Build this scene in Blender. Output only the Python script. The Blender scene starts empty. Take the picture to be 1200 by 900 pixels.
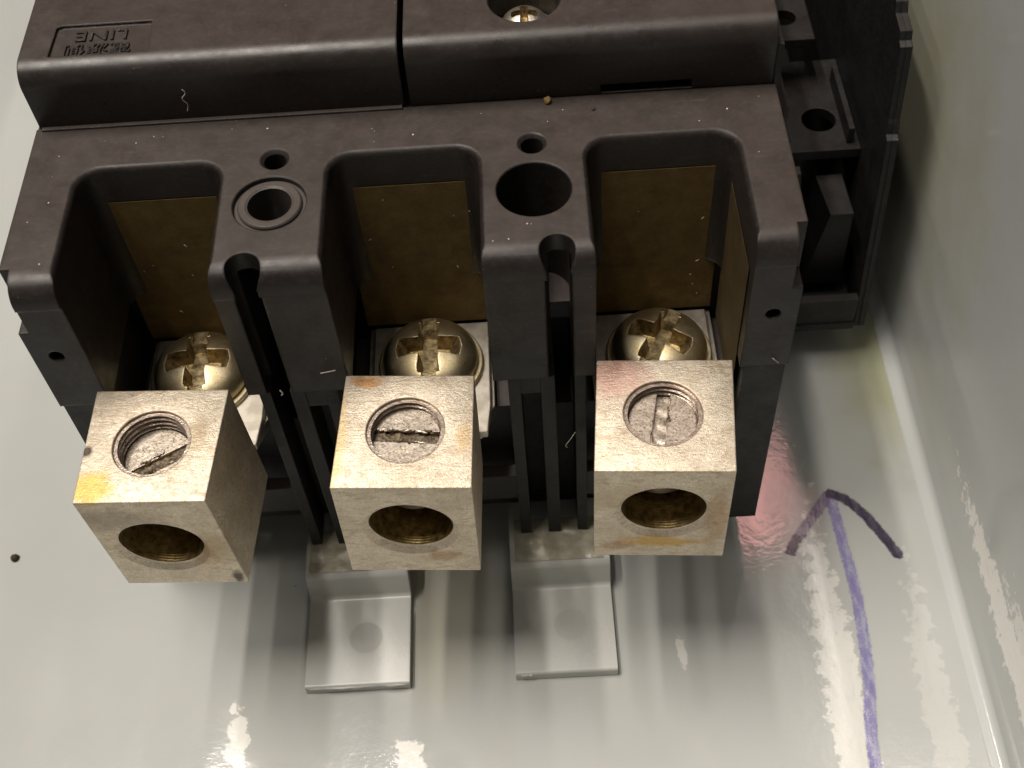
import bpy, bmesh, math, random
from mathutils import Vector, Matrix, noise
random.seed(7)
R = math.radians
ZF = 78.0            # height of the breaker's terminal face above the enclosure floor, mm
MM = 0.001
scene = bpy.context.scene
C = scene.collection

# ------------------------------------------------------------------ camera, world, lamps
cam_d = bpy.data.cameras.new('camera')
cam = bpy.data.objects.new('camera', cam_d); C.objects.link(cam)
rx = Vector((0.99808496, -0.0345335, -0.05132111))
ry = Vector((-0.05829086, -0.80273742, -0.59347689))
rz = Vector((-0.02070254, 0.5953319, -0.80321313))
m = Matrix((rx, -ry, -rz)).transposed().to_4x4()
m.translation = Vector((16.7, -139.3, 120.8 + ZF)) * MM
cam.matrix_world = m
cam_d.sensor_width = 36; cam_d.lens = 36 * 1494.68 / 1200
cam_d.clip_start = 0.01; cam_d.clip_end = 50
cam_d.dof.use_dof = True; cam_d.dof.focus_distance = 0.185; cam_d.dof.aperture_fstop = 44
scene.camera = cam

w = bpy.data.worlds.new('World'); scene.world = w; w.use_nodes = True
bg = w.node_tree.nodes['Background']; bg.inputs[0].default_value = (1.0, 0.90, 0.76, 1); bg.inputs[1].default_value = 0.015

def area(name, loc, target, sx, sy, power, col):
    l = bpy.data.lights.new(name, 'AREA'); l.shape = 'RECTANGLE'; l.size = sx; l.size_y = sy
    l.energy = power; l.color = col
    o = bpy.data.objects.new(name, l); C.objects.link(o); o.location = loc
    d = Vector(target) - Vector(loc); o.rotation_euler = d.to_track_quat('-Z', 'Y').to_euler()
    return o
T = (0, 0, 0.03)
def tube_lamp(name, x, y0, y1, z, wd, power, col=(1.0, 0.93, 0.82)):
    area(name, (x, (y0 + y1) / 2, z), (x, (y0 + y1) / 2, 0), wd, y1 - y0, power, col)
W1 = (1.0, 0.93, 0.845)
tube_lamp('fluorescent_or_added_tube', -0.80, -0.28, 0.32, 1.4, 0.035, 4.0, W1)  # added tube, unseen: softens the shadows below the breaker
tube_lamp('fluorescent_or_added_tube', -0.58, -0.28, 0.36, 1.4, 0.035, 4.5, W1)  # another added unseen tube, for the same softer shadows
tube_lamp('fluorescent_or_added_tube', -0.40, -0.28, 0.41, 1.4, 0.040, 11, W1)
tube_lamp('fluorescent_or_added_tube', -0.19, -0.28, 0.405, 1.4, 0.040, 7, W1)
tube_lamp('fluorescent_or_added_tube', 0.438, -0.10, 0.82, 1.4, 0.06, 1.4, W1)
area('ceiling_bounce', (0, 0.1, 1.9), (0, 0.1, 0), 1.7, 1.7, 3.2, (1.0, 0.95, 0.89))
area('red_lamp', (0.215, 0.46, 0.80), (0.05, 0, 0), 0.045, 0.09, 0.085, (1.0, 0.45, 0.42))

scene.view_settings.view_transform = 'Standard'; scene.view_settings.look = 'None'
scene.view_settings.exposure = 0.15; scene.view_settings.gamma = 1

# ------------------------------------------------------------------ materials
def srgb(*c):
    return tuple((x / 255 / 12.92 if x / 255 <= .04045 else ((x / 255 + .055) / 1.055) ** 2.4) for x in c) + (1,)

class NT:
    def __init__(s, name):
        s.m = bpy.data.materials.new(name); s.m.use_nodes = True
        s.t = s.m.node_tree; s.n = s.t.nodes; s.b = s.n['Principled BSDF']; s.out = s.n['Material Output']
        tc = s.n.new('ShaderNodeTexCoord'); sc = s.n.new('ShaderNodeVectorMath'); sc.operation = 'MULTIPLY_ADD'
        s.t.links.new(tc.outputs['Object'], sc.inputs[0]); sc.inputs[1].default_value = (1000,) * 3
        oi = s.n.new('ShaderNodeObjectInfo'); mu = s.n.new('ShaderNodeMath'); mu.operation = 'MULTIPLY'; mu.inputs[1].default_value = 137
        s.t.links.new(oi.outputs['Random'], mu.inputs[0]); s.t.links.new(mu.outputs[0], sc.inputs[2])
        s.mmc = sc.outputs[0]
        s.raw = s.n.new('ShaderNodeVectorMath'); s.raw.operation = 'SCALE'; s.raw.inputs['Scale'].default_value = 1000
        s.t.links.new(tc.outputs['Object'], s.raw.inputs[0]); s.raw = s.raw.outputs[0]
    def link(s, a, b): s.t.links.new(a, b)
    def stretch(s, v, sc):
        n = s.n.new('ShaderNodeVectorMath'); n.operation = 'MULTIPLY'; s.link(v, n.inputs[0]); n.inputs[1].default_value = sc; return n.outputs[0]
    def noise(s, scale, detail=4, rough=.55, v=None, dist=0):
        n = s.n.new('ShaderNodeTexNoise'); s.link(v or s.mmc, n.inputs['Vector'])
        n.inputs['Scale'].default_value = scale; n.inputs['Detail'].default_value = detail
        n.inputs['Roughness'].default_value = rough; n.inputs['Distortion'].default_value = dist
        return n.outputs['Fac']
    def vor(s, scale, v=None, feat='F1', rnd=1):
        n = s.n.new('ShaderNodeTexVoronoi'); s.link(v or s.mmc, n.inputs['Vector']); n.inputs['Scale'].default_value = scale
        n.feature = feat; n.inputs['Randomness'].default_value = rnd
        return n.outputs['Distance']
    def ramp(s, f, *st):
        n = s.n.new('ShaderNodeValToRGB'); s.link(f, n.inputs[0]); e = n.color_ramp.elements
        while len(e) < len(st): e.new(.5)
        for x, (p, c) in zip(e, st): x.position = p; x.color = c if len(c) == 4 else (*c, 1)
        return n.outputs[0]
    def rng(s, f, a, b, c, d):
        n = s.n.new('ShaderNodeMapRange'); s.link(f, n.inputs[0])
        for i, v in enumerate((a, b, c, d)): n.inputs[i + 1].default_value = v
        return n.outputs[0]
    def mix(s, f, a, b, mode='MIX'):
        n = s.n.new('ShaderNodeMix'); n.data_type = 'RGBA'; n.blend_type = mode
        for i, v in ((0, f), (6, a), (7, b)):
            if hasattr(v, 'is_linked'): s.link(v, n.inputs[i])
            else: n.inputs[i].default_value = v
        return n.outputs[2]
    def math(s, op, a, b=None):
        n = s.n.new('ShaderNodeMath'); n.operation = op
        for i, v in ((0, a), (1, b)):
            if v is None: continue
            if hasattr(v, 'is_linked'): s.link(v, n.inputs[i])
            else: n.inputs[i].default_value = v
        return n.outputs[0]
    def blob(s, c, r, soft=.35, ns=.6, amt=.5):
        """1 inside an uneven patch of radii r about c (mm, object space), 0 outside"""
        n = s.n.new('ShaderNodeVectorMath'); n.operation = 'SUBTRACT'; s.link(s.raw, n.inputs[0]); n.inputs[1].default_value = c
        q = s.stretch(n.outputs[0], tuple(1 / k for k in r))
        l = s.n.new('ShaderNodeVectorMath'); l.operation = 'LENGTH'; s.link(q, l.inputs[0])
        d = s.math('ADD', l.outputs['Value'], s.rng(s.noise(ns, 5, .65), .2, .8, -amt, amt))
        return s.rng(d, 1 - soft, 1 + soft, 1, 0)
    def bump(s, chain, bevel=None, samples=4):
        prev = None
        if bevel:
            bv = s.n.new('ShaderNodeBevel'); bv.samples = samples; bv.inputs['Radius'].default_value = bevel * MM; prev = bv.outputs[0]
        for h, st, dist in chain:
            b = s.n.new('ShaderNodeBump'); b.inputs['Strength'].default_value = st; b.inputs['Distance'].default_value = dist * MM
            s.link(h, b.inputs['Height'])
            if prev: s.link(prev, b.inputs['Normal'])
            prev = b.outputs[0]
        if prev: s.link(prev, s.b.inputs['Normal'])
    def set(s, **k):
        for a, v in k.items():
            i = s.b.inputs[a.replace('_', ' ')]
            if hasattr(v, 'is_linked'): s.link(v, i)
            else: i.default_value = v
        return s.m

def plastic(name, base, rough=.42, bevel=.45, dust=.5, grain=.05, film=1.0):
    t = NT(name)
    big = t.noise(.12, 5, .6); fine = t.noise(9, 2); mid = t.noise(1.4, 4, .6)
    c = t.mix(t.rng(big, .3, .7, 0, 1), tuple(x * .85 for x in base[:3]) + (1,), tuple(min(1, x * 1.2) for x in base[:3]) + (1,))
    c = t.mix(t.math('MULTIPLY', t.rng(mid, .5, .8, 0, .18), dust), c, (.23, .19, .15, 1))
    ge = t.n.new('ShaderNodeNewGeometry'); sp = t.n.new('ShaderNodeSeparateXYZ'); t.link(ge.outputs['Normal'], sp.inputs[0])
    lay = t.math('MULTIPLY', t.rng(sp.outputs['Z'], .75, .98, 0, 1), t.rng(t.noise(.3, 6, .65), .3, .75, .45, 1.0))   # film of dust settled on level faces
    c = t.mix(t.math('MULTIPLY', lay, .36 * film), c, (.115, .088, .076, 1))
    dots = t.rng(t.vor(.55), .05, .085, 1, 0)
    pick = t.rng(t.noise(.9, 1), .66, .70, 0, .5)
    c = t.mix(t.math('MULTIPLY', t.math('MULTIPLY', dots, pick), dust), c, (.62, .56, .48, 1))
    sc = t.noise(1.6, 3, .6, t.stretch(t.mmc, (.12, 1, 1)))
    c = t.mix(t.math('MULTIPLY', t.rng(sc, .66, .74, 0, .35), dust), c, (.16, .13, .11, 1))
    sm = t.noise(.25, 5, .65)
    t.bump([(fine, .42, grain), (mid, .1, .08), (sc, .1, .06)], bevel)
    return t.set(Base_Color=c, Roughness=t.rng(sm, .3, .7, rough - .08, rough + .14), Specular_IOR_Level=.36)

M = {}
M['plastic'] = plastic('dark_moulded_plastic', (.017, .0135, .012, 1))
M['cover_plastic'] = plastic('cover_plastic', (.024, .020, .018, 1), .31)
M['base_plastic'] = plastic('base_plastic', (.008, .0073, .0068, 1), .5, .3, .35)
M['aux_plastic'] = plastic('housing_plastic', (.008, .0075, .0075, 1), .45, .3, .4, film=.3)

def fish(k=1):
    t = NT('brown_fishpaper')
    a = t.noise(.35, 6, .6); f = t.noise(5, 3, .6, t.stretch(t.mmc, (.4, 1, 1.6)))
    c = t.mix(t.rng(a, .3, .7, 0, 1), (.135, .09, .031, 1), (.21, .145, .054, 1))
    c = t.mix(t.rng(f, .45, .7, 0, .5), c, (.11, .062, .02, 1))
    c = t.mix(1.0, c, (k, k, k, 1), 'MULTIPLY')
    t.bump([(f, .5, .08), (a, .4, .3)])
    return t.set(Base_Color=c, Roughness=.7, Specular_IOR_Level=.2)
M['fish'] = fish(); M['fish_shaded'] = fish(.32)  # darker copy of the paper: side panel's shade put into its colour

def lugmat(name, stains_and_reflections, bz=11):
    t = NT(name)
    big = t.noise(.22, 5, .6); mid = t.noise(1.1, 6, .65); fine = t.noise(6.5, 4, .7)
    c = t.mix(t.rng(big, .3, .7, 0, 1), (.58, .50, .385, 1), (.80, .72, .585, 1))
    c = t.mix(t.rng(mid, .52, .72, 0, .55), c, (.50, .41, .31, 1))
    c = t.mix(t.rng(fine, .50, .66, 0, .75), c, (.36, .27, .19, 1))
    gr = t.noise(3.0, 5, .75)
    c = t.mix(t.rng(gr, .54, .68, 0, .6), c, (.30, .22, .15, 1))
    pit = t.math('MULTIPLY', t.rng(t.vor(1.9), .05, .12, 1, 0), t.rng(t.noise(.9, 2), .5, .62, 0, .8))
    c = t.mix(pit, c, (.12, .08, .05, 1))
    vein = t.math('MULTIPLY', t.rng(t.vor(1.3, t.stretch(t.mmc, (1, 1, 1)), 'DISTANCE_TO_EDGE'), .0, .05, 1, 0), t.rng(t.noise(.3, 2), .5, .65, 0, .45))
    c = t.mix(vein, c, (.42, .30, .19, 1))
    wv = t.noise(.55, 6, .7, t.stretch(t.mmc, (.5, 1, 1.6)), 1.5)
    c = t.mix(t.rng(wv, .53, .66, 0, .6), c, (.36, .26, .155, 1))
    nick = t.noise(2.2, 2, .5, t.stretch(t.mmc, (.18, 1.5, 1.5)))
    c = t.mix(t.rng(nick, .70, .74, 0, .6), c, (.20, .15, .10, 1))
    for ce, ra, col, k in stains_and_reflections:
        c = t.mix(t.math('MULTIPLY', t.blob(ce, ra), k), c, col)
    scr = t.noise(3.2, 3, .6, t.stretch(t.mmc, (.25, 1.2, 3)))
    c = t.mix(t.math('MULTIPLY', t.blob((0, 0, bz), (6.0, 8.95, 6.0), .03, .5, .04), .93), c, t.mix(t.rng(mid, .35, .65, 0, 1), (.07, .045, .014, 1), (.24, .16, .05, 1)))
    t.bump([(fine, .5, .10), (gr, .35, .12), (scr, .35, .08), (pit, -.6, .1), (mid, .3, .15), (wv, .25, .3), (nick, -.3, .08)], .22, 4)
    return t.set(Base_Color=c, Metallic=.86, Roughness=t.rng(mid, .3, .7, .40, .58))

def brass():
    t = NT('yellow_passivated_steel')
    a = t.noise(.5, 4); f = t.noise(4, 4, .6)
    c = t.mix(t.rng(a, .35, .65, 0, 1), (.66, .53, .29, 1), (.84, .73, .50, 1))
    c = t.mix(t.rng(f, .5, .75, 0, .7), c, (.25, .15, .05, 1))
    t.bump([(f, .10, .05)], .35)
    return t.set(Base_Color=c, Metallic=1, Roughness=t.rng(f, .3, .8, .32, .5))
M['brass'] = brass()
def dirty(name, a, b, met, rough, ring=None):
    t = NT(name); n = t.noise(.9, 5, .65); f = t.noise(3.5, 4)
    c = t.mix(t.rng(n, .35, .68, 0, 1), a, b)
    ch = [(f, .4, .12)]
    if ring:
        x = t.n.new('ShaderNodeTexWave'); t.link(t.raw, x.inputs['Vector']); x.bands_direction = ring; x.inputs['Scale'].default_value = .75; x.inputs['Distortion'].default_value = 2.5; x.inputs['Detail Scale'].default_value = .4
        ch.append((x.outputs['Fac'], .35, .10))
    t.bump(ch); return t.set(Base_Color=c, Metallic=met, Roughness=rough)
M['nickel'] = dirty('dull_nickel', (.55, .49, .40, 1), (.80, .73, .62, 1), .95, .36)
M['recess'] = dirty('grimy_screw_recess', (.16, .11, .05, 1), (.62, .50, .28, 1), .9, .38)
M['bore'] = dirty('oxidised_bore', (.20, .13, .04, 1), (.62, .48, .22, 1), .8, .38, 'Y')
M['thread'] = dirty('worn_thread', (.34, .27, .22, 1), (.62, .52, .43, 1), .9, .3)

def tinned():
    t = NT('tinned_copper_bar')
    a = t.noise(.5, 4); f = t.noise(5, 3)
    c = t.mix(t.rng(a, .4, .6, 0, 1), (.50, .45, .37, 1), (.66, .61, .52, 1))
    t.bump([(f, .3, .06)], .2)
    return t.set(Base_Color=c, Metallic=.86, Roughness=.38)
M['tin'] = tinned()

def setscrew_mat():
    t = NT('worn_set_screw_metal')
    a = t.noise(.7, 5, .6); f = t.noise(3.5, 5, .65)
    c = t.mix(t.rng(a, .35, .65, 0, 1), (.50, .43, .35, 1), (.68, .60, .50, 1))
    c = t.mix(t.rng(f, .50, .64, 0, .85), c, (.13, .09, .06, 1))
    t.bump([(a, .5, .15), (f, .2, .06)], .15)
    return t.set(Base_Color=c, Metallic=.8, Roughness=.36)
M['setscrew'] = setscrew_mat()
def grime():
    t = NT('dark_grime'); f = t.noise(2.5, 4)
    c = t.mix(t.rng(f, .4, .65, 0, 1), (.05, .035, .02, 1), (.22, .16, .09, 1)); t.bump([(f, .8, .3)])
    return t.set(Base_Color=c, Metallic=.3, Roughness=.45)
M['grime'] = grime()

def paint(name, base, peel=1.0, rough=.13, stains_and_reflections=(), pale_patches=(), spec=.85):
    t = NT(name)
    big = t.noise(.018, 4, .5, t.raw); mid = t.noise(.12, 5, .6, t.raw)
    c = t.mix(t.rng(big, .35, .65, 0, 1), tuple(x * .95 for x in base[:3]) + (1,), tuple(x * 1.05 for x in base[:3]) + (1,))
    c = t.mix(t.rng(mid, .5, .8, 0, .3), c, (base[0] * 1.02, base[1] * .99, base[2] * .88, 1))
    for ce, ra, col, k in stains_and_reflections:
        c = t.mix(t.math('MULTIPLY', t.blob(ce, ra, .5, .08, .4), k), c, col)
    for ce, ra, k in pale_patches:      # ragged pale patches mixed into the enamel colour
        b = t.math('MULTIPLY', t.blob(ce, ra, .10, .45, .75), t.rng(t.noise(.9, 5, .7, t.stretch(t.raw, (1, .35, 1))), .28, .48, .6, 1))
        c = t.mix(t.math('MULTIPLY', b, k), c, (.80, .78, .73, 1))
    dots = t.math('MULTIPLY', t.rng(t.vor(.13, t.raw), .02, .04, 1, 0), t.rng(t.noise(.09, 1, .5, t.raw), .5, .56, 0, .8))
    c = t.mix(dots, c, (.12, .10, .08, 1))
    o = t.noise(.55, 2, .5, t.raw); o2 = t.noise(1.6, 2, .5, t.raw)
    t.bump([(o, .15 * peel, .10), (o2, .22 * peel, .035)])
    sm = t.noise(.07, 6, .6, t.stretch(t.raw, (1, .4, .6)))
    return t.set(Base_Color=c, Roughness=t.rng(sm, .35, .7, rough, rough + .10), Specular_IOR_Level=spec)
GREY = (.42, .428, .41, 1)
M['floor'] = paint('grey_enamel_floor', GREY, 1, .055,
    [((84, 10, 0), (9, 22, 30), (.36, .36, .22, 1), .8), ((-2, -38, 0), (8, 14, 30), (.40, .38, .27, 1), .5)],
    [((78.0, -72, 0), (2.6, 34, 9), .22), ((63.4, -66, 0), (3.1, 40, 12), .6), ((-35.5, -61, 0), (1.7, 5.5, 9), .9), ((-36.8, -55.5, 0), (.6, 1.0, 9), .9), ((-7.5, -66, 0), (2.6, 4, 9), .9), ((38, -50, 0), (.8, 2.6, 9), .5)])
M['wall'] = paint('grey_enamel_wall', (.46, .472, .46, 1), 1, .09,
    [((86, 46, 44), (200, 42, 30), (.36, .34, .22, 1), .75)],  # olive area: a reflection on the wall put into its colour
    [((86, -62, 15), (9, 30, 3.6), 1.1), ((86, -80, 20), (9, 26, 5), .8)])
M['bracket'] = paint('grey_enamel_bracket', (.45, .452, .425, 1), .5, .26, spec=.5)

def marker(name, col, lo, hi, ns=.5):
    t = NT(name); t.m.blend_method = 'BLEND' if hasattr(t.m, 'blend_method') else None
    n = t.noise(ns, 5, .6, t.stretch(t.raw, (1.6, .5, 1))); f = t.noise(3, 2, .5, t.raw)
    c = t.mix(t.rng(n, .35, .65, 0, 1), col, tuple(min(1, x * 1.8 + .02) for x in col[:3]) + (1,))
    al = t.rng(t.math('ADD', n, t.math('MULTIPLY', t.math('SUBTRACT', f, .5), .3)), .35, .62, hi, lo)
    at = t.n.new('ShaderNodeAttribute'); at.attribute_name = 'edge'
    e = t.rng(t.math('ADD', at.outputs['Fac'], t.math('MULTIPLY', t.math('SUBTRACT', t.noise(1.2, 4, .6, t.raw), .5), .7)), .08, .38, 0, 1)
    return t.set(Base_Color=c, Roughness=.12, Alpha=t.math('MULTIPLY', al, e), Specular_IOR_Level=.7)
M['ink_dark'] = marker('violet_black_marker_ink', (.042, .032, .060, 1), .7, 1)
M['ink_blue'] = marker('blue_violet_marker_ink', (.20, .18, .38, 1), .3, .85)
M['ink_thin'] = marker('pale_marker_ink', (.20, .14, .26, 1), .3, .75, .9)  # paler, more see-through ink of the left stroke
def lintm(name, col):
    t = NT(name); return t.set(Base_Color=col, Roughness=.8)
M['lint'] = lintm('pale_lint', (.62, .56, .47, 1)); M['crumb'] = lintm('dark_crumb', (.03, .02, .015, 1))
M['bush'] = plastic('bushing_plastic', (.062, .054, .048, 1), .3, .15, .3)
def glue():
    t = NT('dried_sealant'); f = t.noise(.5, 5, .6)
    c = t.mix(t.rng(f, .35, .65, 0, 1), (.27, .25, .19, 1), (.40, .37, .29, 1)); t.bump([(f, .5, .5)])
    return t.set(Base_Color=c, Roughness=.32)
M['glue'] = glue()

# ------------------------------------------------------------------ mesh helpers (all in mm)
def box(bm, x0, x1, y0, y1, z0, z1):
    v = [bm.verts.new((x, y, z)) for z in (z0, z1) for y in (y0, y1) for x in (x0, x1)]
    for f in ((0, 2, 3, 1), (4, 5, 7, 6), (0, 1, 5, 4), (2, 6, 7, 3), (0, 4, 6, 2), (1, 3, 7, 5)):
        bm.faces.new([v[i] for i in f])
    return v
def boxes(*bs):
    bm = bmesh.new()
    for b in bs: box(bm, *b)
    return bm
def loft(rings, cap=True, closed=False):
    bm = bmesh.new(); R_ = [[bm.verts.new(p) for p in r] for r in rings]; n = len(rings[0])
    seq = list(zip(R_, R_[1:])) + ([(R_[-1], R_[0])] if closed else [])
    for a, b in seq:
        for i in range(n):
            j = (i + 1) % n; bm.faces.new((a[i], a[j], b[j], b[i]))
    if cap and not closed: bm.faces.new(R_[0][::-1]); bm.faces.new(R_[-1])
    bmesh.ops.recalc_face_normals(bm, faces=bm.faces)
    return bm
def extrude_x(poly, x0, x1):          # poly of (y, z)
    return loft([[(x0, y, z) for y, z in poly], [(x1, y, z) for y, z in poly]])
def extrude_z(poly, z0, z1):
    return loft([[(x, y, z0) for x, y in poly], [(x, y, z1) for x, y in poly]])
def extrude_y(poly, y0, y1):          # poly of (x, z)
    return loft([[(x, y0, z) for x, z in poly], [(x, y1, z) for x, z in poly]])
def lathe(prof, n=64, c=(0, 0, 0), axis='z'):
    """prof: (r, h) pairs, closed by caps where r is the first/last"""
    rings = []
    for r, h in prof:
        ring = []
        for i in range(n):
            a = 2 * math.pi * i / n; p = (r * math.cos(a), r * math.sin(a), h)
            if axis == 'y': p = (p[0], p[2], p[1])
            ring.append((p[0] + c[0], p[1] + c[1], p[2] + c[2]))
        rings.append(ring)
    return loft(rings)
def cyl(r, z0, z1, x=0, y=0, n=48): return lathe([(r, z0), (r, z1)], n, (x, y, 0))
def rrect(x0, x1, y0, y1, r, n=8):
    pts = []
    for cx, cy, a0 in ((x1 - r, y1 - r, 0), (x0 + r, y1 - r, 90), (x0 + r, y0 + r, 180), (x1 - r, y0 + r, 270)):
        for i in range(n + 1):
            a = R(a0 + 90 * i / n); pts.append((cx + r * math.cos(a), cy + r * math.sin(a)))
    return pts
def join(*bms):
    out = bmesh.new()
    for b in bms:
        me = bpy.data.meshes.new('t'); b.to_mesh(me); b.free(); out.from_mesh(me); bpy.data.meshes.remove(me)
    return out
def cut(bm, cutters, op='DIFFERENCE'):
    """boolean without operators: evaluated modifier result"""
    me = bpy.data.meshes.new('blank'); bm.to_mesh(me); bm.free(); o = bpy.data.objects.new('blank', me); C.objects.link(o)
    tmp = []
    for cb in cutters:
        cm = bpy.data.meshes.new('cutter'); cb.to_mesh(cm); cb.free(); co = bpy.data.objects.new('cutter', cm); C.objects.link(co); tmp.append(co)
        md = o.modifiers.new('b', 'BOOLEAN'); md.object = co; md.operation = op; md.solver = 'EXACT'
    dg = bpy.context.evaluated_depsgraph_get(); res = bpy.data.meshes.new_from_object(o.evaluated_get(dg))
    for t in tmp:
        d = t.data; bpy.data.objects.remove(t); bpy.data.meshes.remove(d)
    bpy.data.objects.remove(o); bpy.data.meshes.remove(me)
    out = bmesh.new(); out.from_mesh(res); bpy.data.meshes.remove(res)
    return out
ROOT = {}
def thing(name, label, cat, loc=(0, 0, -ZF), group=None, rot=0):
    o = bpy.data.objects.new(name, None); C.objects.link(o); o.empty_display_size = .005
    o.location = Vector((loc[0], loc[1], loc[2] + ZF)) * MM; o.rotation_euler = (0, 0, rot)
    o['label'] = label; o['category'] = cat
    if group: o['group'] = group
    ROOT[o.name] = Vector(loc); return o
def obj(name, bm, mat, parent=None, local=False, smooth=35, origin=None):
    """local: bm is already in the parent's own coordinates; otherwise in breaker coordinates"""
    off = Vector((0, 0, 0)) if local else (ROOT[parent.name] if parent else Vector((0, 0, -ZF)))
    bmesh.ops.translate(bm, verts=bm.verts, vec=-off)
    bmesh.ops.scale(bm, verts=bm.verts, vec=(MM,) * 3)
    if smooth:
        for f in bm.faces: f.smooth = True
        for e in bm.edges:
            if len(e.link_faces) == 2 and e.calc_face_angle(0) > R(smooth): e.smooth = False
    me = bpy.data.meshes.new(name); bm.to_mesh(me); bm.free(); me.materials.append(mat)
    o = bpy.data.objects.new(name, me); C.objects.link(o)
    if parent: o.parent = parent; ROOT[o.name] = off
    return o
def tag(o, label, cat, group=None):
    o['label'] = label; o['category'] = cat
    if group: o['group'] = group
    return o
def tube(pts, r, n=6, taper=True):
    rings = []
    for k, p in enumerate(pts):
        p = Vector(p); d = (Vector(pts[min(k + 1, len(pts) - 1)]) - Vector(pts[max(k - 1, 0)])).normalized()
        a = d.orthogonal().normalized(); b = d.cross(a); rr = r * (.35 if taper and k in (0, len(pts) - 1) else 1)
        rings.append([tuple(p + rr * (a * math.cos(2 * math.pi * i / n) + b * math.sin(2 * math.pi * i / n))) for i in range(n)])
    return loft(rings)

# ------------------------------------------------------------------ the enclosure
WX = 84.6
def grid(nx, ny, f):
    bm = bmesh.new(); V = [[bm.verts.new(f(i / nx, j / ny)) for i in range(nx + 1)] for j in range(ny + 1)]
    for j in range(ny):
        for i in range(nx): bm.faces.new((V[j][i], V[j][i + 1], V[j + 1][i + 1], V[j + 1][i]))
    return bm
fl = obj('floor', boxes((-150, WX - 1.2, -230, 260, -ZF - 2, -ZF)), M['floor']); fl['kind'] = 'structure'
fl['label'] = 'glossy grey enamelled back of the metal enclosure'
rb = 1.4
prof = [(WX - 1.2, -ZF - .02), (WX - 1.0, -ZF + .12), (WX - .6, -ZF + .1)] + \
       [(WX + .1 - rb + rb * math.sin(R(a)) + 1.4, -ZF + .1 + rb - rb * math.cos(R(a))) for a in range(0, 91, 10)] + \
       [(WX + 1.5, 12), (WX + 3.5, 12), (WX + 3.5, -ZF - 2), (WX - 1.2, -ZF - 2)]
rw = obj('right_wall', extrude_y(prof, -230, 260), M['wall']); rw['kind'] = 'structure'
lw = obj('left_wall', boxes((-152, -150, -230, 260, -ZF - 2, 12)), M['wall']); lw['kind'] = 'structure'
tw = obj('top_wall', boxes((-152, WX + 3.5, 260, 262, -ZF - 2, 12)), M['wall']); tw['kind'] = 'structure'
bw = obj('bottom_wall', boxes((-152, WX + 3.5, -232, -230, -ZF - 2, 12)), M['wall']); bw['kind'] = 'structure'

# ------------------------------------------------------------------ mounting tabs under the breaker
def smoothpoly(pts, rad, n=6):
    out = []
    for k, p in enumerate(pts):
        p = Vector(p); r = rad[k]
        if not r: out.append(tuple(p)); continue
        a = (Vector(pts[k - 1]) - p).normalized(); b = (Vector(pts[(k + 1) % len(pts)]) - p).normalized()
        h = a.angle(b) / 2; t = r / math.tan(h); c = p + (a + b).normalized() * (r / math.sin(h))
        s = p + a * t - c; e = p + b * t - c; tot = s.angle(e); 
        for i in range(n + 1):
            u = i / n; v = (s * math.sin((1 - u) * tot) + e * math.sin(u * tot)) / math.sin(tot); out.append(tuple(c + v))
    return out
def tab(xa, xb, yend, label):
    t = thing('mounting_tab', label, 'bracket', ((xa + xb) / 2, yend, -ZF), 'grey tabs of the mounting plate')
    zt, th = -70.2, 2.1
    poly = [(yend, -ZF + .15), (-36.0, -ZF + .15), (-34.6, zt - th), (20, zt - th), (20, zt), (-35.8, zt), (-37.2, -ZF + th + .15), (yend, -ZF + th + .15)]
    poly = smoothpoly(poly, [0, 2.2, .4, 0, 0, 1.6, .9, .5])
    obj('plate', extrude_x(poly, xa, xb), M['bracket'], t, smooth=50)
    # faint weld dimple
    cx, cy = (xa + xb) / 2 + 1.2, yend + 8.5
    obj('weld_dimple', lathe([(3.4 * (1 - k / 12) + .05, -ZF + th + .145 + .06 * (.5 - .5 * math.cos(math.pi * k / 12))) for k in range(13)], 40, (cx, cy, 0)), M['bracket'], t, smooth=60)
    return t
t1 = tab(-24.6, -7.3, -53.4, 'grey painted tab between the left and middle lugs, white bead on its lower edge')
t2 = tab(10.2, 27.0, -53.0, 'grey painted tab between the middle and right lugs, below the slotted divider')
for t, x0, x1, ye in ((t1, -24, -8, -53.4), (t2, 11, 13, -53.)):
    obj('paint_run', tube([(x0 + (x1 - x0) * i / 14, ye + random.uniform(-.05, .1), -ZF + 1.75 + random.uniform(-.06, .06)) for i in range(15)], .22), M['bracket'], t, smooth=60)
for t, x0, x1 in ((t1, -24.0, -9.5), (t2, 11.0, 26.0)):
    def f(u, v, x0=x0, x1=x1):
        x = x0 + (x1 - x0) * u; y = -27 - 8.2 * v
        h = .15 + 1.3 * max(0, noise.noise(Vector((x * .35, y * .4, 3)))) * (1 - abs(2 * u - 1) ** 4) * (1 - abs(2 * v - 1) ** 3)
        return (x, y, -70.3 + h)
    obj('sealant', grid(26, 14, f), M['glue'], t, smooth=80)

# ------------------------------------------------------------------ the circuit breaker
br = thing('circuit_breaker', 'dark brown three pole circuit breaker with three open terminal pockets', 'circuit breaker', (0, 0, -70))
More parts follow.
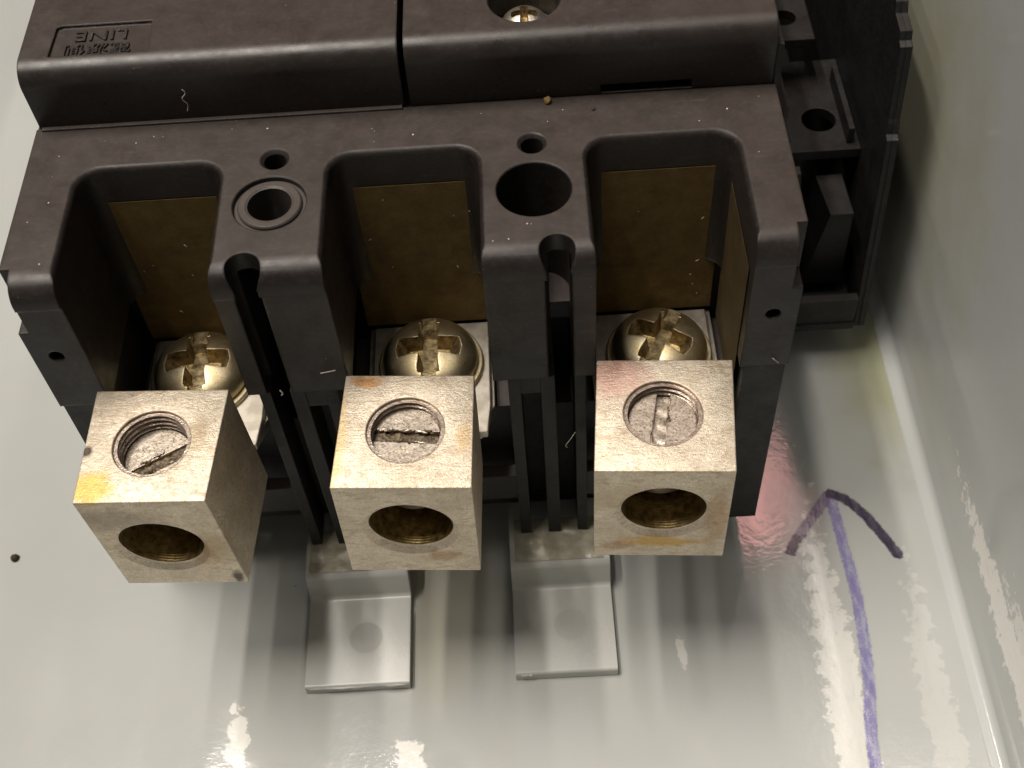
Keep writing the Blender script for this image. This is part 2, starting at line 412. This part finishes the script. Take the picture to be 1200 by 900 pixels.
# upper moulding with the terminal pockets
ZS = -25.7
top = [(-.0 + y, z) for y, z in [(120, 0), (120, ZS), (-30.0, ZS), (-30.0, -4.6), (-30.35, -4.2)]]
fr = 3.4
top += [(-30.35 + fr - fr * math.cos(R(a)), -fr + fr * math.sin(R(a))) for a in range(6, 91, 12)]
blank = extrude_x(top, -52.4, 52.4)
def pocket(x0, x1, yb, z0=-30):
    rings = []
    for z, o in ((z0, -.1), (-12, 0), (-.8, .0), (-.5, .08), (-.25, .24), (-.07, .5), (.4, 1.2)):
        rings.append([(x, y, z) for x, y in rrect(x0 - o, x1 + o, -48, yb + o, 3.4 + o)])
    return loft(rings)
PK = [(-45.0, -25.0), (-10.2, 10.3), (25.0, 45.6)]
cutters = [pocket(a, b, -8.9) for a, b in PK]
def hole(x, y, r, depth, ch): return lathe([(r * .96, -depth), (r, -ch), (r + ch, .05), (r + ch, 1)], 48, (x, y, 0))
cutters += [hole(-17.7, -9.0, 1.55, 14, .55), hole(17.7, -9.0, 1.55, 14, .55), hole(17.6, -17.7, 5.0, 22, .18), hole(-17.8, -17.4, 4.95, 22, .15)]
for x in (-20.5, 20.1):
    cutters.append(cyl(2.35, -30, 2, x, -28.5, 40))
gx = {-1: (-21.9, -18.9), 1: (18.9, 21.9)}
for s in (-1, 1): cutters.append(boxes((*gx[s], -40, -19, -30, -3)))
for s in (-1, 1):  # side notches and dimples in the end walls
    a, b = sorted((s * 51.0, s * 54)); cutters.append(boxes((a, b, -33, -26.6, -9, 2)))
    cutters.append(lathe([(1.1, -31), (1.0, -28.4)], 20, (s * 49.0, 0, -14.2), 'y'))
cutters.append(boxes((-60, 60, -.0, 130, -.35, 2)))     # seat of the covers
body = cut(blank, cutters)
obj('terminal_housing', body, M['plastic'], br, smooth=28)
# bushing in the left large hole
obj('bushing', cut(lathe([(4.35, -9), (4.35, -.35), (4.15, -.12), (3.3, -.12), (3.12, -.25)], 56, (-17.8, -17.4, 0)), [cyl(3.0, -12, 2, -17.8, -17.4)]), M['bush'], br, smooth=28)
obj('bushing_floor', cut(cyl(4.93, -1.6, -.75, -17.8, -17.4, 56), [cyl(4.1, -12, 2, -17.8, -17.4)]), M['bush'], br)
# lower moulding
bb = []
Z0, Z1 = -70.0, ZS - .02
bb += [(-52.0, 52.0, -23.5, 120, Z0, -41)]
bb += [(-52.2, 52.2, -8.3, 120, -41.0, Z1)]
for s in (-1, 1):
    def X(a, b): return tuple(sorted((s * a, s * b)))
    bb += [(*X(46.2, 52.15), -29.6, -23.6, Z0 + 1.2, Z1), (*X(46.2, 52.05), -23.6, -8.4, -41.02, Z1)]
    bb += [(*X(12.3, 14.1), -29.7, -23.52, Z0 - .5, Z1), (*X(17.0, 19.1), -29.75, -23.52, Z0 - .5, Z1), (*X(21.95, 23.6), -29.7, -23.52, Z0 - .5, Z1)]
    bb += [(*X(14.1, 17.0), -29.62, -23.52, Z1 - 4, Z1)]
    bb += [(*X(12.4, 19.0), -23.5, -8.4, -41.04, Z1), (*X(22.0, 23.5), -23.5, -8.4, -41.04, Z1)]
    bb += [(*X(19.0, 22.0), -14, -8.4, -41.04, Z1)]
    bb += [(*X(23.6, 46.2), -29.4, -27.2, -58.9, -52.2)]
bb += [(-12.3, 12.3, -29.4, -27.2, -58.9, -52.2)]
base = boxes(*bb)
gapcut = []
obj('base', base, M['base_plastic'], br, smooth=0)
# dark slots carved behind the fingers
# fishpaper liners
for (a, b) in PK:
    obj('insulation_liner', join(boxes((a + .15, b - .9, -9.10, -9.04, -37, -6.3))), M['fish'], br, smooth=0)
obj('insulation_liner', boxes((45.40, 45.44, -27.5, -10.9, -37, -7.5)), M['fish_shaded'], br, smooth=0)
obj('liner_clip', boxes((43.9, 45.2, -9.5, -9.1, -22.5, -19.4), (44.6, 45.36, -9.3, -8.95, -19.5, -6.8)), M['base_plastic'], br, smooth=0)
# terminals
for xc in (-35, 0, 35):
    obj('terminal_bar', extrude_z([(xc - 9.8, -8.6), (xc + 9.8, -8.6), (xc + 9.8, -25), (xc + 7.6, -29.5), (xc - 7.6, -29.5), (xc - 9.8, -25)], -40.9, -38.6), M['tin'], br, smooth=0)
# covers
ZT = 10.4
def cover(x0, x1, right):
    r = 3.0
    poly = [(120, ZT), (120, -.3), (.15, -.3), (.15, 0), (-.15, ZT - r)]
    poly += [(-.15 + r - r * math.cos(R(a)), ZT - r + r * math.sin(R(a))) for a in range(10, 91, 10)]
    bm = extrude_x(poly, x0, x1); cs = []
    if right:
        cs += [lathe([(4.9, ZT - 6), (4.95, ZT - .3), (5.3, ZT + .1), (5.3, ZT + 2)], 48, (17.8, 9.0, 0)), boxes((27.8, 40.6, -2, 3, .2, 1.7))]
    else:
        pl = [(-47.8, 2.75), (-33.9, 2.75), (-34.2, 9.3), (-46.9, 9.3), (-47.6, 8.9)]
        cs += [extrude_z(pl, ZT - .45, ZT + 2)]
    return cut(bm, cs)
lc = obj('left_cover', cover(-51.9, .15, False), M['cover_plastic'], br, smooth=28)
rc = obj('right_cover', cover(1.0, 51.9, True), M['cover_plastic'], br, smooth=28)
obj('cover_lip', boxes((-51.5, -.2, -.55, .1, -.02, .35)), M['bush'], br, smooth=0)
obj('cover_flange', boxes((52.0, 53.0, .3, 120, -3, 6.6)), M['base_plastic'], br, smooth=0)
# raised lettering in the recess, upside down as the breaker is
def text(s, size, x, y, z, rot, ext, sx=1):
    cu = bpy.data.curves.new('t', 'FONT'); cu.body = s; cu.size = size; cu.extrude = ext; cu.align_x = 'CENTER'; cu.align_y = 'CENTER'; cu.resolution_u = 3
    o = bpy.data.objects.new('t', cu); C.objects.link(o)
    dg = bpy.context.evaluated_depsgraph_get(); me = bpy.data.meshes.new_from_object(o.evaluated_get(dg))
    bm = bmesh.new(); bm.from_mesh(me); bpy.data.meshes.remove(me); bpy.data.objects.remove(o)
    bmesh.ops.scale(bm, verts=bm.verts, vec=(sx, 1, 1))
    bmesh.ops.rotate(bm, verts=bm.verts, cent=(0, 0, 0), matrix=Matrix.Rotation(rot, 3, 'Z'))
    bmesh.ops.translate(bm, verts=bm.verts, vec=(x, y, z)); return bm
obj('lettering', text('LINE', 3.0, -41.0, 7.2, ZT - .32, math.pi, .16, 1.25), M['cover_plastic'], lc, smooth=0)
obj('lettering', text('電源側', 2.75, -41.2, 4.25, ZT - .32, math.pi, .16, 1.18), M['cover_plastic'], lc, smooth=0)

# ------------------------------------------------------------------ screws
def cross_cut(arm, wid, depth, ztop, rot, slot=None):
    cs = []
    for k in range(2):
        a = rot + k * math.pi / 2
        P = lambda a_, w1, w2: [(-a_, -w2), (-a_ * .35, -w1), (a_ * .35, -w1), (a_, -w2), (a_ * 1.08, 0), (a_, w2), (a_ * .35, w1), (-a_ * .35, w1), (-a_, w2), (-a_ * 1.08, 0)]
        bm = loft([[(x, y, ztop - depth) for x, y in P(arm * .5, wid * .36, wid * .30)], [(x, y, ztop + 1.0) for x, y in P(arm, wid * .5, wid * .68)]])
        bmesh.ops.rotate(bm, verts=bm.verts, cent=(0, 0, 0), matrix=Matrix.Rotation(a, 3, 'Z')); cs.append(bm)
    if slot:
        bm = boxes((-slot, slot, -wid * .34, wid * .34, ztop - depth * .62, ztop + 1))
        bmesh.ops.rotate(bm, verts=bm.verts, cent=(0, 0, 0), matrix=Matrix.Rotation(rot, 3, 'Z')); cs.append(bm)
    return cs
def paint_inside(o, mat, test):
    o.data.materials.append(mat)
    for p in o.data.polygons:
        if test(p.center / MM, p.normal): p.material_index = 1
def dome(r, h, n=12, lip=.8):
    pr = [(r - .15, 0), (r, .2), (r, lip)]
    for i in range(1, n + 1):
        a = R(90 * i / n); pr.append((max(.05, r * math.cos(a)), lip + (h - lip) * math.sin(a)))
    return pr
def terminal_screw(x, y, rot, label):
    t = thing('terminal_screw', label, 'screw', (x, y, -37.0), 'combination head terminal screws')
    rot = R(rot)
    hd = cut(lathe(dome(7.35, 4.5, 14), 72), cross_cut(6.1, 3.3, 3.2, 4.5, rot, 8.5))
    bmesh.ops.translate(hd, verts=hd.verts, vec=(0, 0, 1.1))
    h = obj('head', hd, M['brass'], t, True, smooth=30)
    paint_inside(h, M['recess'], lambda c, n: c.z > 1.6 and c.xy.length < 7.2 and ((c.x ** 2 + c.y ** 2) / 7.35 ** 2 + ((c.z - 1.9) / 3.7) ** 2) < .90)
    obj('washer', lathe([(8.0, 0), (8.15, .15), (8.15, .75), (8.0, .95), (4, .95)], 64), M['brass'], t, True)
    obj('shank', cyl(3.8, -8, .02, n=32), M['brass'], t, True)
    return t
terminal_screw(-35.6, -17.8, 92, 'brass coloured screw behind the left lug, slot upright and brightest at its top')
terminal_screw(0.2, -17.8, 90, 'brass coloured screw behind the middle lug, cross recess squared to the pocket')
terminal_screw(35.6, -18.4, 62, 'brass coloured screw behind the right lug, cross recess turned diagonally')
cs = thing('cover_screw', 'small pan head cross screw sunk in the cover at the top edge', 'screw', (17.7, 9.2, 4.6))
hd = cut(lathe(dome(3.5, 3.3, 10, .6), 48), cross_cut(2.3, 1.25, 1.9, 3.3, R(90)))
h = obj('head', hd, M['nickel'], cs, True, smooth=30)
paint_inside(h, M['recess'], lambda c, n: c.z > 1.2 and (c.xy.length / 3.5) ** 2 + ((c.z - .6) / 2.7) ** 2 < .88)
obj('washer', lathe([(4.2, -.55), (4.2, -.05), (1.5, -.05)], 40), M['brass'], cs, True)

# ------------------------------------------------------------------ lugs
YEL = (.62, .42, .10, 1); RUST = (.34, .17, .05, 1); PINK_REFLECTION = (.62, .33, .28, 1); DK = (.05, .035, .025, 1)
def lug(name_label, quad, sc_depth, slot_rot, mat, hole_c, bore_c, bits, shear=0):
    (ax, ay), (bx, by), (cx, cy), (dx, dy) = quad      # front left, front right, back right, back left
    ctr = Vector(((ax + bx + cx + dx) / 4, (ay + by + cy + dy) / 4)); H = 22.7
    ang = math.atan2(by - ay + cy - dy, bx - ax + cx - dx)
    t = thing('terminal_lug', name_label, 'lug', (ctr.x, ctr.y, -21 - H), 'square terminal lugs', ang)
    rot = Matrix.Rotation(-ang, 2)
    loc = [rot @ (Vector(q) - ctr) for q in quad]
    hc = rot @ (Vector(hole_c) - ctr); bc = bore_c[0]
    bm = loft([[(p.x + shear * (1 - z / H), p.y, z) for p in loc] for z in (0, H)])
    bmesh.ops.bevel(bm, geom=list(bm.edges), offset=.22, segments=2, affect='EDGES', profile=.6)
    # threaded set screw hole
    pr = [(4.75, 9)]; z = 9.0
    while z < H - 1.0: pr += [(4.80, z + .1), (5.42, z + .48), (5.42, z + .58), (4.80, z + .96)]; z += 1.02
    pr = [(r, h) for k, (r, h) in enumerate(pr) if k == 0 or h > pr[k - 1][1]]
    pr += [(5.3, H - .5), (5.35, H - .12), (5.5, H + .04), (5.5, H + 1)]
    pr = [p for k, p in enumerate(pr) if k == 0 or p[1] > pr[k - 1][1]]
    c1 = lathe(pr, 64, (hc.x, hc.y, 0))
    c2 = lathe([(5.85, -14), (5.8, 14)], 64, (bc, 0, bore_c[1]), 'y')
    c3 = lathe([(7.35, -14), (6.8, -9.3), (5.7, -8.6)], 64, (bc, 0, bore_c[1] - .7), 'y')
    bm = cut(bm, [c1, c2, c3])
    lb = obj('lug_body', bm, mat, t, True, smooth=25)
    cz = bore_c[1]
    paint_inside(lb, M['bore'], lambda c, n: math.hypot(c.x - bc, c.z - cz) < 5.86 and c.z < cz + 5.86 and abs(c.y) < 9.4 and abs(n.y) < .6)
    lb.data.materials.append(M['thread'])
    for p in lb.data.polygons:
        c = p.center / MM
        if c.z > cz + 5.2 and c.z < H - .1 and (c.xy - hc).length < 5.55: p.material_index = 2
    zt = H - sc_depth
    pr = [(4.2, 8.9), (4.72, 9.6), (4.72, zt - .2), (4.6, zt)]
    ss = lathe(pr, 56, (hc.x, hc.y, 0))
    hw = bits.get('hw', .85)
    sl = boxes((-6, 6, -hw, hw, zt - 1.3, zt + 2)) ; bmesh.ops.rotate(sl, verts=sl.verts, cent=(0, 0, 0), matrix=Matrix.Rotation(R(slot_rot), 3, 'Z'))
    bmesh.ops.translate(sl, verts=sl.verts, vec=(hc.x + bits.get('dx', 0), hc.y + bits.get('dy', 0), 0))
    s = obj('set_screw', cut(ss, [sl]), M['setscrew'], t, True, smooth=30)
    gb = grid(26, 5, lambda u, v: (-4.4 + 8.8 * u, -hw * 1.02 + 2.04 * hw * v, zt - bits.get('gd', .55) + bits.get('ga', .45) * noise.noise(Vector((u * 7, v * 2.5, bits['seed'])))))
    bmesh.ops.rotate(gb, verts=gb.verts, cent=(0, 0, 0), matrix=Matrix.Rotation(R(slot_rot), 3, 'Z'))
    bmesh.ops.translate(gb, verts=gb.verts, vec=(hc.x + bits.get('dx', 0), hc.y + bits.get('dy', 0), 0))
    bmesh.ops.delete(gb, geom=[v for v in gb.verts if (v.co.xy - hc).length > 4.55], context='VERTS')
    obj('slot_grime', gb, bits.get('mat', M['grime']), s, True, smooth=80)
    # torn burrs and grime along the slot
    rnd = random.Random(bits['seed']); n = bits['n']
    M2 = Matrix.Rotation(R(slot_rot), 3, 'Z')
    for k in range(n):
        u = rnd.uniform(-3.8, 3.8); side = rnd.choice((-1, 1)); L = rnd.uniform(.6, 2.0)
        pts = []
        for i in range(5):
            q = M2 @ Vector((u + L * (i / 4 - .5), side * (.75 + rnd.uniform(0, .35)) + rnd.uniform(-.12, .12), 0))
            if q.length > 4.1: q *= 4.1 / q.length
            pts.append((q.x + hc.x + bits.get('dx', 0) * .7, q.y + hc.y + bits.get('dy', 0) * .7, zt + rnd.uniform(-.1, .16)))
        obj('burr', tube(pts, rnd.uniform(.1, .24)), M['setscrew'] if rnd.random() < .5 else M['grime'], s, True, smooth=60)
    # tongue that runs back under the terminal screw
    th = 3.3; zz = (-37.0 + 21 + H)
    tx = bits['tongue']
    inv = lambda x, y: tuple(rot @ (Vector((x, y)) - ctr))
    pl = [inv(tx - 8.3, -31), inv(tx + 8.7, -31.0), inv(tx + 9.3, -26), inv(tx + 9.3, -9.6), inv(tx - 8.9, -9.6), inv(tx - 8.9, -26)]
    bm = extrude_z(pl, zz - 1.5, zz); bmesh.ops.bevel(bm, geom=list(bm.edges), offset=.15, segments=1, affect='EDGES')
    obj('tongue', bm, M['tin'], t, True)
    return t
m1 = lugmat('left_lug_metal', [((-7.0, -6.8, 22.7), (2.6, 2.4, 1.2), YEL, .85), ((6.3, 1.2, 22.7), (1.3, 2.6, 1), (.40, .30, .18, 1), .5), ((4.5, -9, 9), (2.5, 1, 4), RUST, .4), ((-8.6, -1, 22.4), (.7, .9, .8), DK, .9), ((8.6, -9.1, 1.5), (.7, 2, 1.8), DK, .9), ((-5, -9, 18), (6, 1.5, 2.5), (.30, .25, .19, 1), .6), ((7, -9, 10), (2.4, 1.5, 5), (.34, .24, .11, 1), .5)])
m2 = lugmat('middle_lug_metal', [((-6.3, 8.0, 22.7), (1.9, 1.0, 1), (.55, .27, .08, 1), .8), ((4.5, -9, 4.5), (2.4, 1.3, 1.4), RUST, .6), ((-9, -3, 22.7), (1.0, 8, .8), YEL, .4), ((8, -1, 22.7), (1, 2.5, 1), (.55, .36, .14, 1), .5)])
m3 = lugmat('right_lug_metal', [((-6.5, 6.5, 22.7), (4.2, 3.5, 1.2), PINK_REFLECTION, .55), ((0, -9.2, 4.2), (5.2, 2.5, 1.3), (.55, .33, .06, 1), .8), ((7.4, -9, 10), (1.6, 1.5, 7), RUST, .45), ((-6.5, -9, 3), (2.3, 1.2, 1.2), RUST, .5), ((-5, -9, 16), (6, 1, 2.5), (.44, .34, .2, 1), .4)])  # pink patch: reflection of red light put into the top's colour
L1 = [(-45.8, -49.6), (-28.0, -50.4), (-26.6, -32.2), (-45.4, -31.2)]
L2 = [(-11.6, -49.5), (7.2, -50.7), (7.85, -32.3), (-10.2, -31.0)]
L3 = [(23.3, -49.2), (41.85, -50.5), (43.8, -32.2), (25.0, -30.9)]
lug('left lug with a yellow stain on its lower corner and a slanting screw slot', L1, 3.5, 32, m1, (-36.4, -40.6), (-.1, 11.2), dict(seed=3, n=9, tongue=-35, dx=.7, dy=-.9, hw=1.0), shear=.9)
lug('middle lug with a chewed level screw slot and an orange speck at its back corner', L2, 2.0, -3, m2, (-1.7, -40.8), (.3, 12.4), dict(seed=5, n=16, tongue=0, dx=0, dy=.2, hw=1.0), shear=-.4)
lug('right lug with a pink reflection coloured into its top and an upright screw slot, rust in its wire hole', L3, 1.9, 82, m3, (33.3, -40.5), (.0, 12.6), dict(seed=9, n=9, tongue=34.6, dx=-.3, dy=0, hw=.95, mat=M['setscrew'], gd=.95, ga=.12))

# ------------------------------------------------------------------ open side housing on the right
hs = thing('side_housing', 'open black plastic accessory housing on the right side of the breaker, broken rim', 'housing', (66, 60, -69))
poly = [(10.4, -69), (16.4, -28), (17.6, -27.6), (17.9, -25.6), (18.3, -24.9), (20.4, -12), (21.6, -11.6), (22.2, -10.2), (26, -9.8), (27, -8.2), (60, -8.2), (120, -8.2), (120, -69)]
obj('outer_wall', extrude_x(poly, 76.6, 77.8), M['aux_plastic'], hs, smooth=0)
rim = [(y - .15, z + .1) for y, z in poly[:11]]; rim2 = [(y + 1.3, z - .4) for y, z in poly[:11]][::-1]
obj('rim', extrude_x(rim + rim2, 77.5, 78.5), M['aux_plastic'], hs, smooth=0)
obj('floor_panel', boxes((53.2, 76.55, 11.6, 120, -69, -67.2)), M['aux_plastic'], hs, smooth=0)
obj('front_lip', boxes((53.2, 76.4, 10.5, 12.2, -69.2, -61.6)), M['aux_plastic'], hs, smooth=0)
obj('lip_ledge', boxes((53.2, 76.5, 10.2, 15.5, -69.6, -68.1)), M['aux_plastic'], hs, smooth=0)
obj('inner_wall', boxes((53.2, 54.4, 13, 120, -67.1, -30)), M['aux_plastic'], hs, smooth=0)
sh = cut(boxes((54.5, 76.5, 27.5, 52, -42.0, -40)), [cyl(3.1, -45, -38, 70.4, 35.6, 32)])
obj('shelf', sh, M['aux_plastic'], hs, smooth=30)
obj('shelf_rib', boxes((74.2, 75.2, 29, 46, -39.9, -36.5)), M['aux_plastic'], hs, smooth=0)
obj('block', loft([[(67.0, 17.2, -64), (74.5, 17.2, -64), (74.5, 32, -64), (67.0, 32, -64)], [(70.2, 17.5, -46), (74.3, 17.5, -46), (74.0, 27.5, -46), (69.2, 27.5, -46)]]), M['aux_plastic'], hs, smooth=0)
obj('wedge', loft([[(60, 13.5, -67), (66, 13.5, -67), (66, 24, -67), (60, 24, -67)], [(61, 22, -40), (65, 22, -40), (65, 24, -40), (61, 24, -40)]]), M['base_plastic'], hs, smooth=0)
us = cut(boxes((54.5, 70.2, 46, 80, -31.8, -30)), [cyl(2.2, -35, -28, 65.6, 52.5, 28)])
obj('shelf', us, M['aux_plastic'], hs, smooth=30)
obj('end_wall', boxes((53.2, 76.55, 118, 119.8, -67.1, -8.4)), M['aux_plastic'], hs, smooth=0)
# latch pieces beside the cover
obj('side_latch', boxes((53.1, 56.0, 4, 14, -12, -8.2), (53.1, 54.6, 10, 13.2, -8.2, -1.0), (53.2, 55.3, -2.0, 4, -26, -9.2)), M['aux_plastic'], br, smooth=0)

# ------------------------------------------------------------------ marks, crumbs and lint
def ribbon(pts, wd, z, seed):
    rnd = random.Random(seed); P = []
    for k in range(len(pts) - 1):     # Catmull-Rom
        p0 = Vector(pts[max(k - 1, 0)]); p1 = Vector(pts[k]); p2 = Vector(pts[k + 1]); p3 = Vector(pts[min(k + 2, len(pts) - 1)])
        for i in range(14):
            u = i / 14; P.append(.5 * ((2 * p1) + (p2 - p0) * u + (2 * p0 - 5 * p1 + 4 * p2 - p3) * u * u + (3 * p1 - p0 - 3 * p2 + p3) * u ** 3))
    P.append(Vector(pts[-1])); bm = bmesh.new(); prev = None; lay = bm.verts.layers.float.new('edge')
    for k, p in enumerate(P):
        d = (P[min(k + 1, len(P) - 1)] - P[max(k - 1, 0)]).normalized(); nn = Vector((-d.y, d.x))
        e = 1 if 1 < k < len(P) - 2 else .55
        wa = wd / 2 * e * (1 + .18 * noise.noise(Vector((k * .35, seed, 0)))); wb = wd / 2 * e * (1 + .18 * noise.noise(Vector((k * .35, seed + 9, 0))))
        cur = []
        for q in range(7):
            u = q / 6; o_ = wa * 1.25 * (1 - u) - wb * 1.25 * u; v = bm.verts.new((p.x + nn.x * o_, p.y + nn.y * o_, z))
            v[lay] = min(1 - abs(2 * u - 1), min(k, len(P) - 1 - k) * .3); cur.append(v)
        if prev:
            for q in range(6): bm.faces.new((prev[q], prev[q + 1], cur[q + 1], cur[q]))
        prev = cur
    bmesh.ops.recalc_face_normals(bm, faces=bm.faces)
    return bm
ar = thing('marker_arrow', 'blue and violet arrow drawn in marker on the grey floor beside the right wall', 'marking', (67, -45, -ZF))
obj('shaft', ribbon([(67.7, -20.6), (68.2, -30), (68.6, -42), (67.8, -55), (66.2, -66), (65.4, -80), (65, -100)], 2.0, -ZF + .03, 3), M['ink_blue'], ar)
obj('right_stroke', ribbon([(67.0, -20.2), (70.3, -22.0), (73.6, -26.2), (77.8, -34.6)], 1.85, -ZF + .06, 5), M['ink_dark'], ar)
obj('left_stroke', ribbon([(67.9, -20.3), (64.5, -24.5), (60.5, -29.5)], 2.0, -ZF + .045, 7), M['ink_thin'], ar)
obj('stroke_end', ribbon([(60.9, -28.8), (59.6, -30.6), (58.6, -32.6)], 1.8, -ZF + .06, 8), M['ink_dark'], ar)
def crumb(x, y, z, r, mat, name, label, cat):
    bm = bmesh.new(); bmesh.ops.create_icosphere(bm, subdivisions=2, radius=r)
    for v in bm.verts: v.co *= 1 + .5 * noise.noise(v.co * 2 / r + Vector((x, y, z)))
    bmesh.ops.translate(bm, verts=bm.verts, vec=(x, y, z)); return tag(obj(name, bm, mat, None, smooth=60), label, cat)
crumb(-79.2, -24.6, -ZF + .4, .75, M['crumb'], 'crumb', 'dark crumb lying on the pale floor at the left edge', 'debris')
crumb(26.6, -3.0, .1, .28, M['crumb'], 'crumb', 'tiny dark crumb on the terminal face above the right pocket', 'debris')
crumb(20.3, -.9, .3, .6, M['fish'], 'crumb', 'small brown crumb against the foot of the cover', 'debris')

def lint(pts, r, label):
    q = [Vector(p) for p in pts]; P = []
    for k in range(len(q) - 1):
        a, b, c_, d = q[max(k - 1, 0)], q[k], q[k + 1], q[min(k + 2, len(q) - 1)]
        for i in range(6):
            u = i / 6; P.append(.5 * ((2 * b) + (c_ - a) * u + (2 * a - 5 * b + 4 * c_ - d) * u * u + (3 * b - a - 3 * c_ + d) * u ** 3))
    P.append(q[-1]); pts = P; r *= .6
    return tag(obj('lint', tube(pts, r, 5), M['lint'], None, smooth=60), label, 'lint')
lint([(-11.6, -30.3, -20.6), (-12.6, -30.5, -20.6), (-13.8, -30.6, -20.7)], .13, 'pale bristle stuck to the divider left of the middle lug')
lint([(-30.2, -.6, 2.2), (-29.8, -.7, 3.5), (-30.3, -.75, 4.6), (-29.6, -.8, 5.6), (-29.9, -.8, 6.3)], .08, 'thin curly fibre on the front of the left cover')
lint([(21.9, -29.9, -40), (20.9, -31, -40.6), (20.3, -31.2, -41.6), (20.6, -31, -42.5)], .06, 'hair thin fibre between the divider and the right lug')
lint([(-20.2, -30.5, -24.2), (-19.9, -30.6, -24.9), (-20.2, -30.6, -25.4)], .16, 'pale scrap on the seam of the left divider')
lint([(49.9, -30.2, -23.8), (50.9, -30.4, -24.8)], .16, 'pale sliver at the foot of the right end wall')
rnd = random.Random(12); bm = bmesh.new()
for k in range(26):
    for _ in range(50):
        x = rnd.uniform(-51, 51); y = rnd.uniform(-28, -1)
        if y < -7 and any(a - 1.5 < x < b + 1.5 for a, b in PK): continue
        if any((x - hx) ** 2 + (y - hy) ** 2 < 36 for hx, hy in ((17.6, -17.7), (-17.8, -17.4))): continue
        if abs(abs(x) - 20.3) < 3 and y < -24: continue
        if abs(abs(x) - 17.7) < 2.6 and abs(y + 9) < 2.6: continue
        break
    s = rnd.choice((.06, .07, .09, .15)) * rnd.uniform(.7, 1.2)
    mt = Matrix.Translation((x, y, .03)) @ Matrix.Scale(s, 4)
    bmesh.ops.create_icosphere(bm, subdivisions=1, radius=1, matrix=mt)
for (a, b) in PK:
    for k in range(6):
        mt = Matrix.Translation((rnd.uniform(a + 1, b - 1), -9.4, rnd.uniform(-34, -7))) @ Matrix.Rotation(rnd.uniform(0, 3), 4, 'Y') @ Matrix.Diagonal((rnd.choice((.1, .15, .4)), .05, .09, 1))
        bmesh.ops.create_icosphere(bm, subdivisions=1, radius=1, matrix=mt)
d = obj('dust_specks', bm, M['lint'], None, smooth=60); d['kind'] = 'stuff'; d['label'] = 'pale dust specks scattered over the dark breaker'; d['category'] = 'dust'
